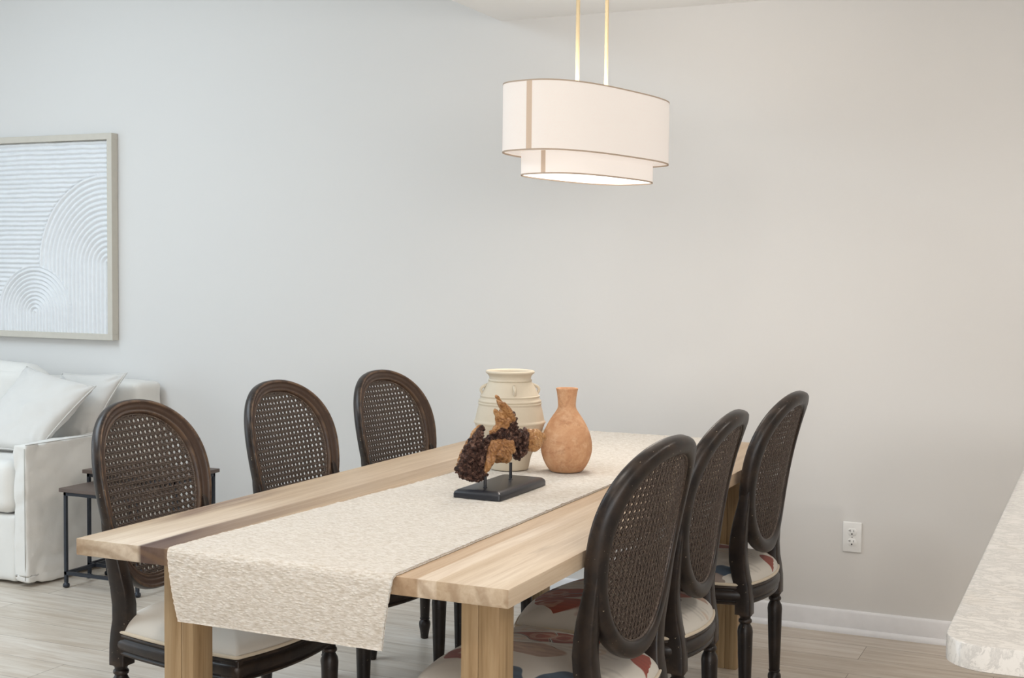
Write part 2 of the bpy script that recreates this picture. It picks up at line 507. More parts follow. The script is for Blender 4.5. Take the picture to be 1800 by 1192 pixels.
M = {
    'wall': mat_wall(), 'ceil': mat_ceiling(), 'floor': mat_floor(),
    'trim': plain('white_trim_paint', srgb(238, 238, 240), .35),
    'top': mat_tablewood(), 'end': mat_tablewood(True), 'leg': mat_legwood(),
    'chair_front': mat_chairwood('worn_brown_frame', srgb(66, 50, 41), srgb(132, 106, 82), .55),
    'chair': mat_chairwood('dark_chair_wood', srgb(31, 25, 23), srgb(110, 88, 70), .22),
    'cane': mat_cane(), 'floral': mat_floral(),
    'welt': mat_cloth('cream_welt', srgb(208, 194, 172), 600, .2),
    'boucle': mat_boucle(), 'quartz': mat_quartz(), 'drift': mat_drift(), 'terra': mat_terra(),
    'jar': plain('cream_stoneware', srgb(211, 200, 180), .62, 0, .35, 120),
    'black': plain('black_lacquer', srgb(40, 42, 48), .35),
    'iron': plain('dark_iron', srgb(42, 46, 54), .45, .3),
    'walnut': plain('dark_shelf_wood', srgb(96, 82, 74), .5),
    'sofa': mat_cloth('oatmeal_slipcover', srgb(228, 225, 219), 420, .5, .05, 2.2),
    'pillow': mat_cloth('pale_linen_pillow', srgb(216, 213, 208), 460, .45, .03, 1.8),
    'seam': mat_cloth('seam_thread', srgb(176, 172, 164), 600, .2),
    'brass': plain('satin_brass', srgb(188, 170, 136), .45, .35),
    'shade': mat_shade('linen_shade', .42), 'shade2': mat_shade('linen_inner_shade', .52),
    'shade_seam': mat_shade('shade_seam_cloth', .20, srgb(192, 172, 152), (1.0, .78, .62)),
    'hem': plain('taupe_shade_hem', srgb(186, 168, 150), .8),
    'diff': mat_shade('frosted_diffuser', 1.6, (1, 1, 1), (1.0, .95, .9)),
    'plaster': plain('white_relief_plaster', srgb(232, 233, 234), .8, 0, .3, 300),
    'frame': plain('limed_oak_frame', srgb(204, 198, 186), .6, 0, .2, 90),
    'plastic': plain('white_outlet_plastic', srgb(240, 240, 238), .3),
    'slot': plain('dark_socket_slot', srgb(34, 30, 28), .6),
    'glass': plain('window_glass_bright', (.8, .88, .95), .1),
    'metal': plain('steel_screw', srgb(170, 170, 168), .35, .9),
    'cab': plain('white_cabinet_paint', srgb(232, 231, 228), .4),
}

# ================================================================== the room
D = 5.036; H = 2.3975; XC = -2.356; SL = .452
XL, XR, YB = -7.2, 3.6, -3.6
HL = H + (XC - XL) * SL
def quad_prism(name, pts, dvec, mat):
    bm = bmesh.new()
    a = [bm.verts.new(p) for p in pts]
    b = [bm.verts.new(Vector(p) + Vector(dvec)) for p in pts]
    bm.faces.new(a); bm.faces.new(b[::-1])
    n = len(pts)
    for i in range(n):
        bm.faces.new((a[i], b[i], b[(i + 1) % n], a[(i + 1) % n]))
    bmesh.ops.recalc_face_normals(bm, faces=bm.faces)
    return struct(obj(name, bm, mat, smooth=False))
quad_prism('floor', [(XL, YB, 0), (XR, YB, 0), (XR, D, 0), (XL, D, 0)], (0, 0, -.1), M['floor'])
quad_prism('wall_back', [(XL, D, 0), (XR, D, 0), (XR, D, H), (XC, D, H), (XL, D, HL)], (0, .12, 0), M['wall'])
quad_prism('wall_front', [(XL, YB, 0), (XR, YB, 0), (XR, YB, H), (XC, YB, H), (XL, YB, HL)], (0, -.12, 0), M['wall'])
quad_prism('wall_left', [(XL, YB, 0), (XL, D, 0), (XL, D, HL), (XL, YB, HL)], (-.12, 0, 0), M['wall'])
quad_prism('wall_right', [(XR, YB, 0), (XR, D, 0), (XR, D, H), (XR, YB, H)], (.12, 0, 0), M['wall'])
# one ceiling: flat over the dining side, rising over the living side
bm = bmesh.new()
rows = []
for y in (YB, D):
    rows.append([Vector((XR, y, H)), Vector((XC, y, H)), Vector((XL, y, HL)), Vector((XL, y, HL + .12)), Vector((XC, y, H + .12)), Vector((XR, y, H + .12))])
Rr = grid_skin(bm, rows, closed_u=True)
bm.faces.new(Rr[0]); bm.faces.new(Rr[1][::-1])
bmesh.ops.recalc_face_normals(bm, faces=bm.faces)
struct(obj('ceiling', bm, M['ceil'], smooth=False))
# baseboard with cap bead and shoe moulding
def baseboard(name, x0, x1):
    prof = [(0, 0), (-.026, 0), (-.026, .006), (-.022, .014), (-.016, .019), (-.013, .0205), (-.013, .078), (-.010, .084), (-.007, .086), (0, .087)]
    bm = bmesh.new()
    rows = [[Vector((x, D + p[0], p[1])) for p in prof] for x in (x0, x1)]
    R_ = grid_skin(bm, rows)
    bmesh.ops.recalc_face_normals(bm, faces=bm.faces)
    return struct(obj(name, bm, M['trim'], autosmooth=50))
baseboard('baseboard_back', XL, XR)
# unseen frames on solid walls; rear and right ones only dress the fill lights
def unseen_window(n, c, sy, sz, axis):
    bm = bmesh.new(); t_ = .05
    for s in (-1, 1):
        if axis == 'x':
            box(bm, (c[0] - .03, c[1] + s * sy / 2 - t_, c[2] - sz / 2), (c[0] + .03, c[1] + s * sy / 2 + t_, c[2] + sz / 2))
            box(bm, (c[0] - .03, c[1] - sy / 2, c[2] + s * sz / 2 - t_), (c[0] + .03, c[1] + sy / 2, c[2] + s * sz / 2 + t_))
        else:
            box(bm, (c[0] + s * sy / 2 - t_, c[1] - .03, c[2] - sz / 2), (c[0] + s * sy / 2 + t_, c[1] + .03, c[2] + sz / 2))
            box(bm, (c[0] - sy / 2, c[1] - .03, c[2] + s * sz / 2 - t_), (c[0] + sy / 2, c[1] + .03, c[2] + s * sz / 2 + t_))
    struct(obj('window_%d' % n, bm, M['trim'], smooth=False))
unseen_window(1, (XL + .03, 1.6, 1.7), 3.2, 1.9, 'x')
unseen_window(2, (XL + .03, 1.8, 3.5), 3.0, .9, 'x')
unseen_window(3, (-1.6, YB + .03, 1.5), 4.6, 2.1, 'y')  # made-up frame that goes with the added rear fill
unseen_window(4, (XR - .03, -1.8, 1.75), 2.6, 1.1, 'x')  # made-up frame that goes with the added right-hand fill

# ================================================================== dining table
TX0, TX1, TY0, TY1, TZ = -2.0517, -1.0089, 2.2153, 4.5605, .762
tb = root('dining_table', 'long pale wooden plank dining table with square posts, one dark streak', 'table', (-1.53, 3.388, 0))
TO = (-1.53, 3.388, 0)
bm = bmesh.new(); box(bm, (TX0, TY0, TZ - .037), (TX1, TY1, TZ), .0025, 2)
tt = obj('tabletop', bm, [M['top'], M['end']], tb, off=TO, autosmooth=40)
for p in tt.data.polygons:
    if abs(p.normal.y) > .8:
        p.material_index = 1
for (lx0, lx1, ly0, ly1) in ((-1.938, -1.858, 2.37, 2.443), (-1.185, -1.100, 2.37, 2.443), (-1.212, -1.136, 4.377, 4.452), (-1.938, -1.860, 4.377, 4.452)):
    bm = bmesh.new()
    xs = lx0 + (lx1 - lx0) * (.60 if lx0 < -1.5 else .46)
    # two laminated boards with a fine joint between them
    box(bm, (lx0, ly0, 0), (xs - .0006, ly1, TZ - .0368), .002, 2)
    box(bm, (xs + .0006, ly0, 0), (lx1, ly1, TZ - .0368), .002, 2)
    box(bm, (xs - .004, ly0 + .003, 0.002), (xs + .004, ly1 - .003, TZ - .038))
    obj('leg', bm, M['leg'], tb, off=TO, autosmooth=40)

# ================================================================== runner
def runner():
    bm = bmesh.new()
    path = []
    zt = TZ + .0045
    for k in range(26):
        path.append((TY0 - .013 - .004 * math.sin(k / 25 * 3), .615 + (zt - .014 - .615) * k / 25))
    for k in range(1, 9):
        a = PI / 2 * k / 8
        path.append((TY0 - .013 + .014 * (1 - math.cos(a)), zt - .014 + .014 * math.sin(a)))
    n = 430
    for k in range(1, n):
        path.append((TY0 + .001 + (TY1 - TY0 - .002) * k / n, zt))
    for k in range(8):
        a = PI / 2 * k / 8
        path.append((TY1 - .001 + .014 * math.sin(a), zt - .014 + .014 * math.cos(a)))
    for k in range(22):
        path.append((TY1 + .013, zt - .014 - .13 * k / 21))
    rows_t, rows_b = [], []
    m = 96
    L = len(path)
    for i, (y, z) in enumerate(path):
        t = i / L
        hang = max(0, (zt - z) / .14) if y < TY0 + .02 else 0
        xl = -1.795 + .055 * min(1, max(0, (y - 2.25) / 1.1)) - .01 * max(0, (y - 3.6)) + .028 * hang
        xr = -1.249 - .012 * min(1, max(0, (y - 2.25) / 2.0)) - .022 * hang
        y0, z0 = path[max(i - 1, 0)]; y1, z1 = path[min(i + 1, L - 1)]
        ty, tz = y1 - y0, z1 - z0
        ln = math.hypot(ty, tz); ny, nz = -tz / ln, ty / ln
        row, rowb = [], []
        for j in range(m + 1):
            u = j / m
            x = xl + (xr - xl) * u
            if j in (0, m):
                x += .0022 * noise.noise(Vector((0, y * 160, z * 160 + j)))
            h = .0016 * noise.noise(Vector((x * 45, (y + z) * 150, 3))) + .0012 * abs(noise.noise(Vector((x * 130, (y - z) * 200, 9))))
            wr = 0
            if zt - z < .001:
                wr = .0022 * math.exp(-((y - 2.95 - .25 * (u - .5)) / .012) ** 2) + .0018 * math.exp(-((y - 3.02 + .1 * (u - .5)) / .01) ** 2)
                wr += .0008 * (1 + noise.noise(Vector((x * 6, y * 6, 2))))
            hh = h + wr
            row.append(Vector((x, y + ny * hh, z + nz * hh)))
            rowb.append(Vector((x, y - ny * .0035, z - nz * .0035)))
        rows_t.append(row); rows_b.append(rowb)
    A = grid_skin(bm, rows_t)
    B = grid_skin(bm, [[p for p in r] for r in rows_b])
    for fc in list(bm.faces)[-(len(B) - 1) * m:]:
        fc.normal_flip()
    for i in range(L - 1):
        bm.faces.new((A[i + 1][0], A[i][0], B[i][0], B[i + 1][0])); bm.faces.new((A[i][m], A[i + 1][m], B[i + 1][m], B[i][m]))
    for j in range(m):
        bm.faces.new((A[0][j], A[0][j + 1], B[0][j + 1], B[0][j])); bm.faces.new((A[-1][j + 1], A[-1][j], B[-1][j], B[-1][j + 1]))
    o = obj('table_runner', bm, M['boucle'], off=(-1.52, 3.388, TZ))
    o.location = (-1.52, 3.388, TZ)
    tag(o, 'cream boucle table runner draped over both ends of the dining table', 'table runner')
runner()

# ================================================================== chairs
CA, CC, CZC, TILT = .2173, .2565, .7471, .1950
CK, CBOW, CEGG, CEXP = .865, -.186, .0994, 2.194
CB = -.235 - (CZC - .45) * math.tan(TILT)
def backmap(x, v, dep):
    """x, v on the flattened back (v upward), dep towards the front; the back is barrel-curved and tilted"""
    d = dep + CK * x * x + CBOW * v * v
    return Vector((x, CB - v * math.sin(TILT) + d * math.cos(TILT), CZC + v * math.cos(TILT) + d * math.sin(TILT)))
def backpt(a_, c_, th, dep):
    c, s = math.cos(th), math.sin(th)
    v = c_ * math.copysign(abs(s) ** (2 / CEXP), s)
    x = a_ * math.copysign(abs(c) ** (2 / CEXP), c) * (1 + CEGG * v / CC)
    return backmap(x, v, dep)
def plan(t):
    """outline of the seat, t in 0..1, counter-clockwise from the rear left corner"""
    pts = PLAN
    n = len(pts); f = t * n; i = int(f) % n; fr = f - int(f)
    a = pts[i]; b = pts[(i + 1) % n]
    return a[0] + (b[0] - a[0]) * fr, a[1] + (b[1] - a[1]) * fr
def make_plan():
    pts = []
    def seg(p, q, bul, n, nx, ny):
        for k in range(n):
            t = k / n
            b = bul * 4 * t * (1 - t)
            pts.append((p[0] + (q[0] - p[0]) * t + nx * b, p[1] + (q[1] - p[1]) * t + ny * b))
    seg((-.176, -.248), (.176, -.248), .034, 16, 0, -1)
    seg((.176, -.248), (.242, .165), .014, 14, 1, 0)
    # front right corner rounded
    for k in range(1, 5):
        a = PI / 2 * k / 5
        pts.append((.224 + .018 * math.cos(a), .167 + .018 * math.sin(a)))
    seg((.222, .186), (-.222, .186), .036, 22, 0, 1)
    for k in range(1, 5):
        a = PI / 2 + PI / 2 * k / 5
        pts.append((-.224 + .018 * math.cos(a), .167 + .018 * math.sin(a)))
    seg((-.242, .165), (-.176, -.248), .014, 14, -1, 0)
    return pts
PLAN = make_plan()
def off_plan(d):
    n = len(PLAN); out = []
    for i in range(n):
        a = Vector(PLAN[i - 1]); b = Vector(PLAN[(i + 1) % n])
        t = (b - a).normalized()
        out.append((PLAN[i][0] + t.y * d, PLAN[i][1] - t.x * d))
    return out
def loft_levels(bm, levels, cap=(True, True)):
    rows = [[Vector((x, y, z)) for (x, y) in off_plan(d)] for (d, z) in levels]
    R_ = grid_skin(bm, rows, closed_u=True)
    if cap[0]: bm.faces.new(R_[0][::-1])
    if cap[1]: bm.faces.new(R_[-1])
def turned_leg(h, splay=(0, 0), top_r=.0225):
    prof = [(.0125, 0), (.0145, .002), (.0150, .012), (.0175, .028), (.0205, .042), (.0215, .050), (.0205, .058), (.0165, .064), (.0155, .066),
            (.0185, .068), (.0185, .0715), (.0160, .073), (.0170, .076), (.0195, .14), (.0215, .20), (top_r, .245), (top_r + .001, .262), (top_r - .001, .274),
            (.0170, .282), (.0155, .286), (.0195, .289), (.0205, .293), (.0195, .297), (.0160, .300), (.0170, .306), (.0205, .309), (.0205, .314)]
    k = h / .314
    return [(r, z * k) for r, z in prof]
def make_chair():
    ch = root('dining_chair', '', 'chair')
    # --- oval back frame: section swept round the oval (outer edge 0 -> inner edge .040)
    prof = [(.000, .010), (.003, .0165), (.007, .018), (.011, .0165), (.013, .0135), (.019, .0145), (.026, .0125), (.029, .0095), (.031, .0115), (.034, .0120), (.037, .0095), (.040, .004),
            (.041, -.004), (.041, -.010), (.036, -.0145), (.028, -.0175), (.016, -.0185), (.007, -.0165), (.002, -.011), (0, -.003)]
    bm = bmesh.new(); rows = []
    n = 96
    for k in range(n):
        th = 2 * PI * k / n
        rows.append([backpt(CA - u, CC - u, th, v) for (u, v) in prof])
    R_ = grid_skin(bm, rows, closed_u=True, closed_v=True)
    bmesh.ops.recalc_face_normals(bm, faces=bm.faces)
    bm.faces.ensure_lookup_table()
    bfo = obj('back_frame', bm, [M['chair'], M['chair_front']], ch)
    # front mouldings carry the rubbed brown finish
    me = bfo.data
    P_ = len(prof)
    for fi, p in enumerate(me.polygons):
        if fi % P_ < 12 and fi % P_ > 0:
            p.material_index = 1
    # --- woven cane, a front and a rear sheet in one panel
    bm = bmesh.new()
    ia, ic = CA - .036, CC - .036
    def inside(x, y):
        if abs(y) >= ic: return False
        return abs(x / (ia * (1 + CEGG * y / CC))) ** CEXP + abs(y / ic) ** CEXP < 1
    def strand(p0, dv, w_, dep, thick):
        st = .002
        ss = [k * st for k in range(-230, 231) if inside(p0[0] + dv[0] * k * st, p0[1] + dv[1] * k * st)]
        if len(ss) < 4: return
        s0, s1 = ss[0], ss[-1]
        nx, ny = -dv[1], dv[0]
        nseg = 1 if abs(dv[0]) < .1 else 7
        if abs(dv[0]) < .1: nseg = 4
        rows = []
        for q_ in range(nseg + 1):
            s = s0 + (s1 - s0) * q_ / nseg
            x = p0[0] + dv[0] * s; y = p0[1] + dv[1] * s
            rows.append([backmap(x - nx * w_ / 2, y - ny * w_ / 2, dep - thick * .3), backmap(x - nx * w_ * .25, y - ny * w_ * .25, dep + thick), backmap(x + nx * w_ * .25, y + ny * w_ * .25, dep + thick),
                         backmap(x + nx * w_ / 2, y + ny * w_ / 2, dep - thick * .3), backmap(x, y, dep - thick)])
        grid_skin(bm, rows, closed_u=True)
    pitch = .0172
    for dep in (.0012, -.0026):
        for k in range(-13, 14):
            for q in (-1, 1):
                strand((k * pitch + q * .0019, 0), (0, 1), .0029, dep, .0007)
        for k in range(-16, 17):
            for q in (-1, 1):
                strand((0, k * pitch + q * .0020), (1, 0), .0029, dep + .0011, .0007)
        r2 = math.sqrt(.5)
        for k in range(-28, 29):
            # diagonals pass between the pairs, cutting the corners of every hole
            for sg in (-1, 1):
                strand(((k + .5) * pitch, 0), (r2 * sg, r2), .0027, dep + .0005 * sg, .0007)
    # spline that pins the cane into the frame
    rows = []
    for k in range(96):
        th = 2 * PI * k / 96
        p_ = backpt(CA - .0405, CC - .0405, th, 0)
        rows.append([backpt(CA - .0405 + du, CC - .0405 + du, th, dv) for (du, dv) in ((.003, -.0055), (0, -.0085), (-.003, -.0055), (-.003, .002), (0, .005), (.003, .002))])
    grid_skin(bm, rows, closed_u=True, closed_v=True)
    obj('cane_panel', bm, M['cane'], ch)
    # --- back posts from the seat block up into the sides of the oval
    for s in (-1, 1):
        bm = bmesh.new()
        path = [(.159, -.240, .330, .024, .0245), (.159, -.240, .345, .024, .0245), (.159, -.239, .385, .024, .0245), (.160, -.235, .415, .0235, .0245), (.163, -.228, .45, .0225, .025), (.1695, -.2225, .49, .0215, .026),
                (.177, -.2225, .53, .0205, .0255), (.1835, -.227, .57, .0200, .024), (.188, -.233, .61, .0190, .022), (.192, -.2405, .65, .0170, .019), (.194, -.248, .69, .0150, .016), (.1955, -.254, .72, .012, .012)]
        rows = []
        for (x, y, z, hx, hy) in path:
            row = []
            for k in range(16):
                a = 2 * PI * k / 16
                e = .22 if z < .43 else .30
                cx_ = math.copysign(abs(math.cos(a)) ** e, math.cos(a)); sy_ = math.copysign(abs(math.sin(a)) ** e, math.sin(a))
                row.append(Vector((s * x + cx_ * hx, y + sy_ * hy, z)))
            rows.append(row)
        R_ = grid_skin(bm, rows, closed_u=True)
        bm.faces.new(R_[0][::-1]); bm.faces.new(R_[-1])
        bmesh.ops.recalc_face_normals(bm, faces=bm.faces)
        # raised moulding down the front of the post
        obj('back_post', bm, M['chair'], ch, autosmooth=50)
    # --- seat rail with mouldings
    bm = bmesh.new()
    loft_levels(bm, [(-.030, .358), (-.006, .358), (-.001, .361), (.0, .366), (-.004, .3685), (-.004, .371), (0, .3735), (.0025, .380), (.003, .387), (.0025, .394), (0, .3995), (-.004, .402), (-.004, .405), (-.001, .4075), (0, .412), (-.003, .4155), (-.030, .4155)])
    bmesh.ops.recalc_face_normals(bm, faces=bm.faces)
    obj('seat_rail', bm, M['chair'], ch, autosmooth=60)
    # --- upholstered seat and its welt
    bm = bmesh.new()
    lv = []
    for k in range(15):
        t = k / 14
        a = t * PI / 2
        lv.append((-.004 - .19 * (1 - math.cos(a)) ** 1.15, .420 + .058 * math.sin(a) ** .85))
    rows = []
    base = off_plan(-.004)
    for k in range(15):
        a = (k / 14) * PI / 2
        sc = math.cos(a * .985) ** .62
        rows.append([Vector((x * sc, (y + .03) * sc - .03, .418 + .060 * math.sin(a) ** .9)) for (x, y) in base])
    R_ = grid_skin(bm, rows, closed_u=True)
    bm.faces.new(R_[-1])
    bmesh.ops.recalc_face_normals(bm, faces=bm.faces)
    obj('seat', bm, M['floral'], ch)
    bm = bmesh.new()
    rows = []
    pl = [Vector((x, y, 0)) for (x, y) in off_plan(-.003)]
    nP = len(pl)
    for i, p in enumerate(pl):
        t = (pl[(i + 1) % nP] - pl[i - 1]).normalized(); nn = Vector((t.y, -t.x, 0))
        rows.append([p + nn * (.0045 * math.cos(2 * PI * k / 8)) + Vector((0, 0, .4200 + .0050 * math.sin(2 * PI * k / 8))) for k in range(8)])
    grid_skin(bm, rows, closed_u=True, closed_v=True)
    bmesh.ops.recalc_face_normals(bm, faces=bm.faces)
    w_ = obj('welt', bm, M['welt'], ch)
    w_['label'] = 'cream piping'
    # --- legs
    for s in (-1, 1):
        bm = bmesh.new()
        hb = .345
        rings = lathe(bm, turned_leg(hb, top_r=.0230), 24)
        bmesh.ops.translate(bm, verts=bm.verts, vec=(s * .214, .1552, 0))
        # square block with a carved rosette at the corner of the rail
        box(bm, (s * .214 - .0245, .1552 - .0245, hb - .004), (s * .214 + .0245, .1552 + .0275, .412), .002, 2)
        for kk in range(8):
            a = 2 * PI * kk / 8
            r_ = bmesh.ops.create_uvsphere(bm, u_segments=8, v_segments=6, radius=.0048)
            bmesh.ops.translate(bm, verts=r_['verts'], vec=(s * .214 + .010 * math.cos(a), .1552 + .0275, .383 + .010 * math.sin(a)))
        r_ = bmesh.ops.create_uvsphere(bm, u_segments=10, v_segments=8, radius=.0055)
        bmesh.ops.translate(bm, verts=r_['verts'], vec=(s * .214, .1552 + .028, .383))
        obj('leg', bm, M['chair'], ch, autosmooth=50)
    for s in (-1, 1):
        bm = bmesh.new()
        rings = lathe(bm, turned_leg(.332, top_r=.0225), 24)
        for v in bm.verts:
            v.co += Vector((s * .159, -.2429 - .004 * (1 - v.co.z / .33), 0))
        obj('leg', bm, M['chair'], ch, autosmooth=50)
    return ch
chair0 = make_chair()
def dup(r):
    q = r.copy(); C.objects.link(q)
    for ch in list(r.children):
        c = ch.copy(); C.objects.link(c); c.parent = q
        for g in ch.children:
            d = g.copy(); C.objects.link(d); d.parent = c
    return q
CH = [
    (-2.0695, 2.8166, -1.5675, 'dark oval cane-back chair nearest the sofa and nested side tables'),
    (-2.1136, 3.5286, -1.6311, 'dark oval cane-back chair in the middle of the sofa side of the table'),
    (-2.0512, 4.0697, -1.6851, 'dark oval cane-back chair on the sofa side, nearest the pottery and back wall'),
    (-1.2128, 2.8148, 1.4704, 'dark oval cane-back chair in the foreground, back turned, largest in view'),
    (-1.2370, 3.3830, 1.5916, 'dark oval cane-back chair in the middle of the row on the stone countertop side'),
    (-1.2166, 4.05, 1.5214, 'dark oval cane-back chair nearest the wall outlet, back turned'),
]
chairs = []
for i, (x, y, r, lab) in enumerate(CH):
    c = chair0 if i == 0 else dup(chair0)
    chairs.append(c)
    c.location = (x, y, 0); c.rotation_euler = (0, 0, r)
    for k_ in c.children:
        if k_.name.startswith('seat') and 'rail' not in k_.name:
            k_.pass_index = 1 if i < 3 else 0
    c['label'] = lab; c['category'] = 'chair'; c['group'] = 'oval cane-back dining chairs'

# ================================================================== pottery
TT = TZ + .0078
def smooth_prof(pts, n=8):
    out = []
    P_ = [pts[0]] + list(pts) + [pts[-1]]
    for i in range(1, len(P_) - 2):
        for k in range(n):
            t = k / n
            a, b, c, d = P_[i - 1], P_[i], P_[i + 1], P_[i + 2]
            out.append(tuple(.5 * ((2 * b[j]) + (-a[j] + c[j]) * t + (2 * a[j] - 5 * b[j] + 4 * c[j] - d[j]) * t * t + (-a[j] + 3 * b[j] - 3 * c[j] + d[j]) * t ** 3) for j in (0, 1)))
    out.append(tuple(pts[-1]))
    return out
JX, JY = -1.620, 3.552
jar = root('clay_jar', 'tall cream ribbed clay jar with small loop handles behind the driftwood', 'vase', (JX, JY, TT))
body = smooth_prof([(.055, 0), (.058, .006), (.064, .035), (.075, .065), (.088, .095), (.098, .118), (.1035, .135)], 6)
body += [(.1065, .138), (.1065, .142), (.1035, .145)]
body += smooth_prof([(.1025, .147), (.098, .170), (.0925, .192)], 5) + [(.0945, .194), (.0945, .197), (.0915, .199), (.0935, .2015), (.0935, .2045), (.0905, .2065)]
body += smooth_prof([(.0895, .208), (.0868, .2135)], 3) + [(.0885, .2155), (.0885, .2185), (.085, .2205)]
body += smooth_prof([(.0845, .222), (.076, .240), (.067, .256), (.0625, .2605)], 6)
body += [(.0645, .262), (.0645, .2655), (.0620, .267)] + smooth_prof([(.0615, .268), (.063, .276), (.0685, .283)], 5) + [(.0725, .2855), (.0730, .289), (.0700, .2925), (.0660, .2925), (.062, .288), (.058, .275), (.060, .262), (.078, .235), (.092, .19), (.098, .14), (.070, .05), (.04, .012)]
def rope(r, z, a):
    if .2615 < z < .266 and r > .0635:
        return r + .0007 * math.sin(a * 34)
    return r
bm = bmesh.new(); lathe(bm, body, 96, rfun=rope)
obj('jar_body', bm, M['jar'], jar, autosmooth=60)
for a in (-.98, -.98 + PI / 2, -.98 + PI, -.98 - PI / 2):
    bm = bmesh.new()
    pts = []
    for k in range(13):
        t = k / 12
        z = .250 - .034 * t
        wallr = .0715 + (.0855 - .0715) * t
        rr = wallr - .004 + .0165 * math.sin(PI * min(1, t * 1.15) ** .8) * (1 if t < .87 else (1 - t) / .13 * .5 + .5) * (1 - t * .35)
        pts.append((rr * math.cos(a), rr * math.sin(a), z))
    tube(bm, pts, [.0050 - .0008 * math.sin(PI * k / 12) for k in range(13)], 10)
    obj('handle', bm, M['jar'], jar)
VX, VY = -1.452, 3.588
bm = bmesh.new()
prof = smooth_prof([(.045, 0), (.050, .004), (.060, .018), (.070, .040), (.0755, .064), (.0745, .088), (.0685, .112), (.058, .136), (.045, .158), (.034, .174), (.0275, .186), (.0262, .196), (.0272, .212), (.0300, .232), (.0325, .2425)], 6)
prof += [(.0328, .2435), (.0318, .2448), (.0295, .2442), (.0275, .232), (.0235, .205), (.0235, .19), (.045, .15), (.065, .10), (.065, .05), (.03, .01)]
lathe(bm, prof, 64, rfun=lambda r, z, a: r * (1 + .006 * noise.noise(Vector((math.cos(a) * 2, math.sin(a) * 2, z * 14)))))
o = obj('bottle_vase', bm, M['terra']); o.location = (VX, VY, TT)
tag(o, 'mottled terracotta bottle vase with a flared neck, right of the cream jar', 'vase')

# ================================================================== driftwood on its stand
DW = (-1.472, 3.175)
dr = root('driftwood_sculpture', 'gnarled golden and dark burl driftwood mounted on a black plinth', 'sculpture', (DW[0], DW[1], TT))
bm = bmesh.new()
hx, hy = .0675, .150
rows = []
for (d, z) in ((0, 0), (0, .010), (-.002, .016), (-.008, .0205), (-.016, .0225)):
    r_ = []
    for (sx, sy) in ((-1, -1), (1, -1), (1, 1), (-1, 1)):
        for k in range(5):
            a = math.atan2(sy, sx) - PI / 4 + PI / 2 * k / 4
            r_.append(Vector((sx * (hx + d - .006) + .006 * math.cos(a), sy * (hy + d - .006) + .006 * math.sin(a), z)))
    rows.append(r_)
R_ = grid_skin(bm, rows, closed_u=True); bm.faces.new(R_[0][::-1]); bm.faces.new(R_[-1])
bmesh.ops.recalc_face_normals(bm, faces=bm.faces)
obj('plinth', bm, M['black'], dr, autosmooth=35)
for yy, zt in ((3.078, .052), (3.237, .068)):
    bm = bmesh.new(); lathe(bm, [(.0042, .020), (.0042, zt)], 12, c=(0, yy - DW[1], 0))
    lathe(bm, [(.0062, .021), (.0062, .0235), (.0045, .0245)], 12, c=(0, yy - DW[1], 0))
    obj('rod', bm, M['black'], dr, autosmooth=40)
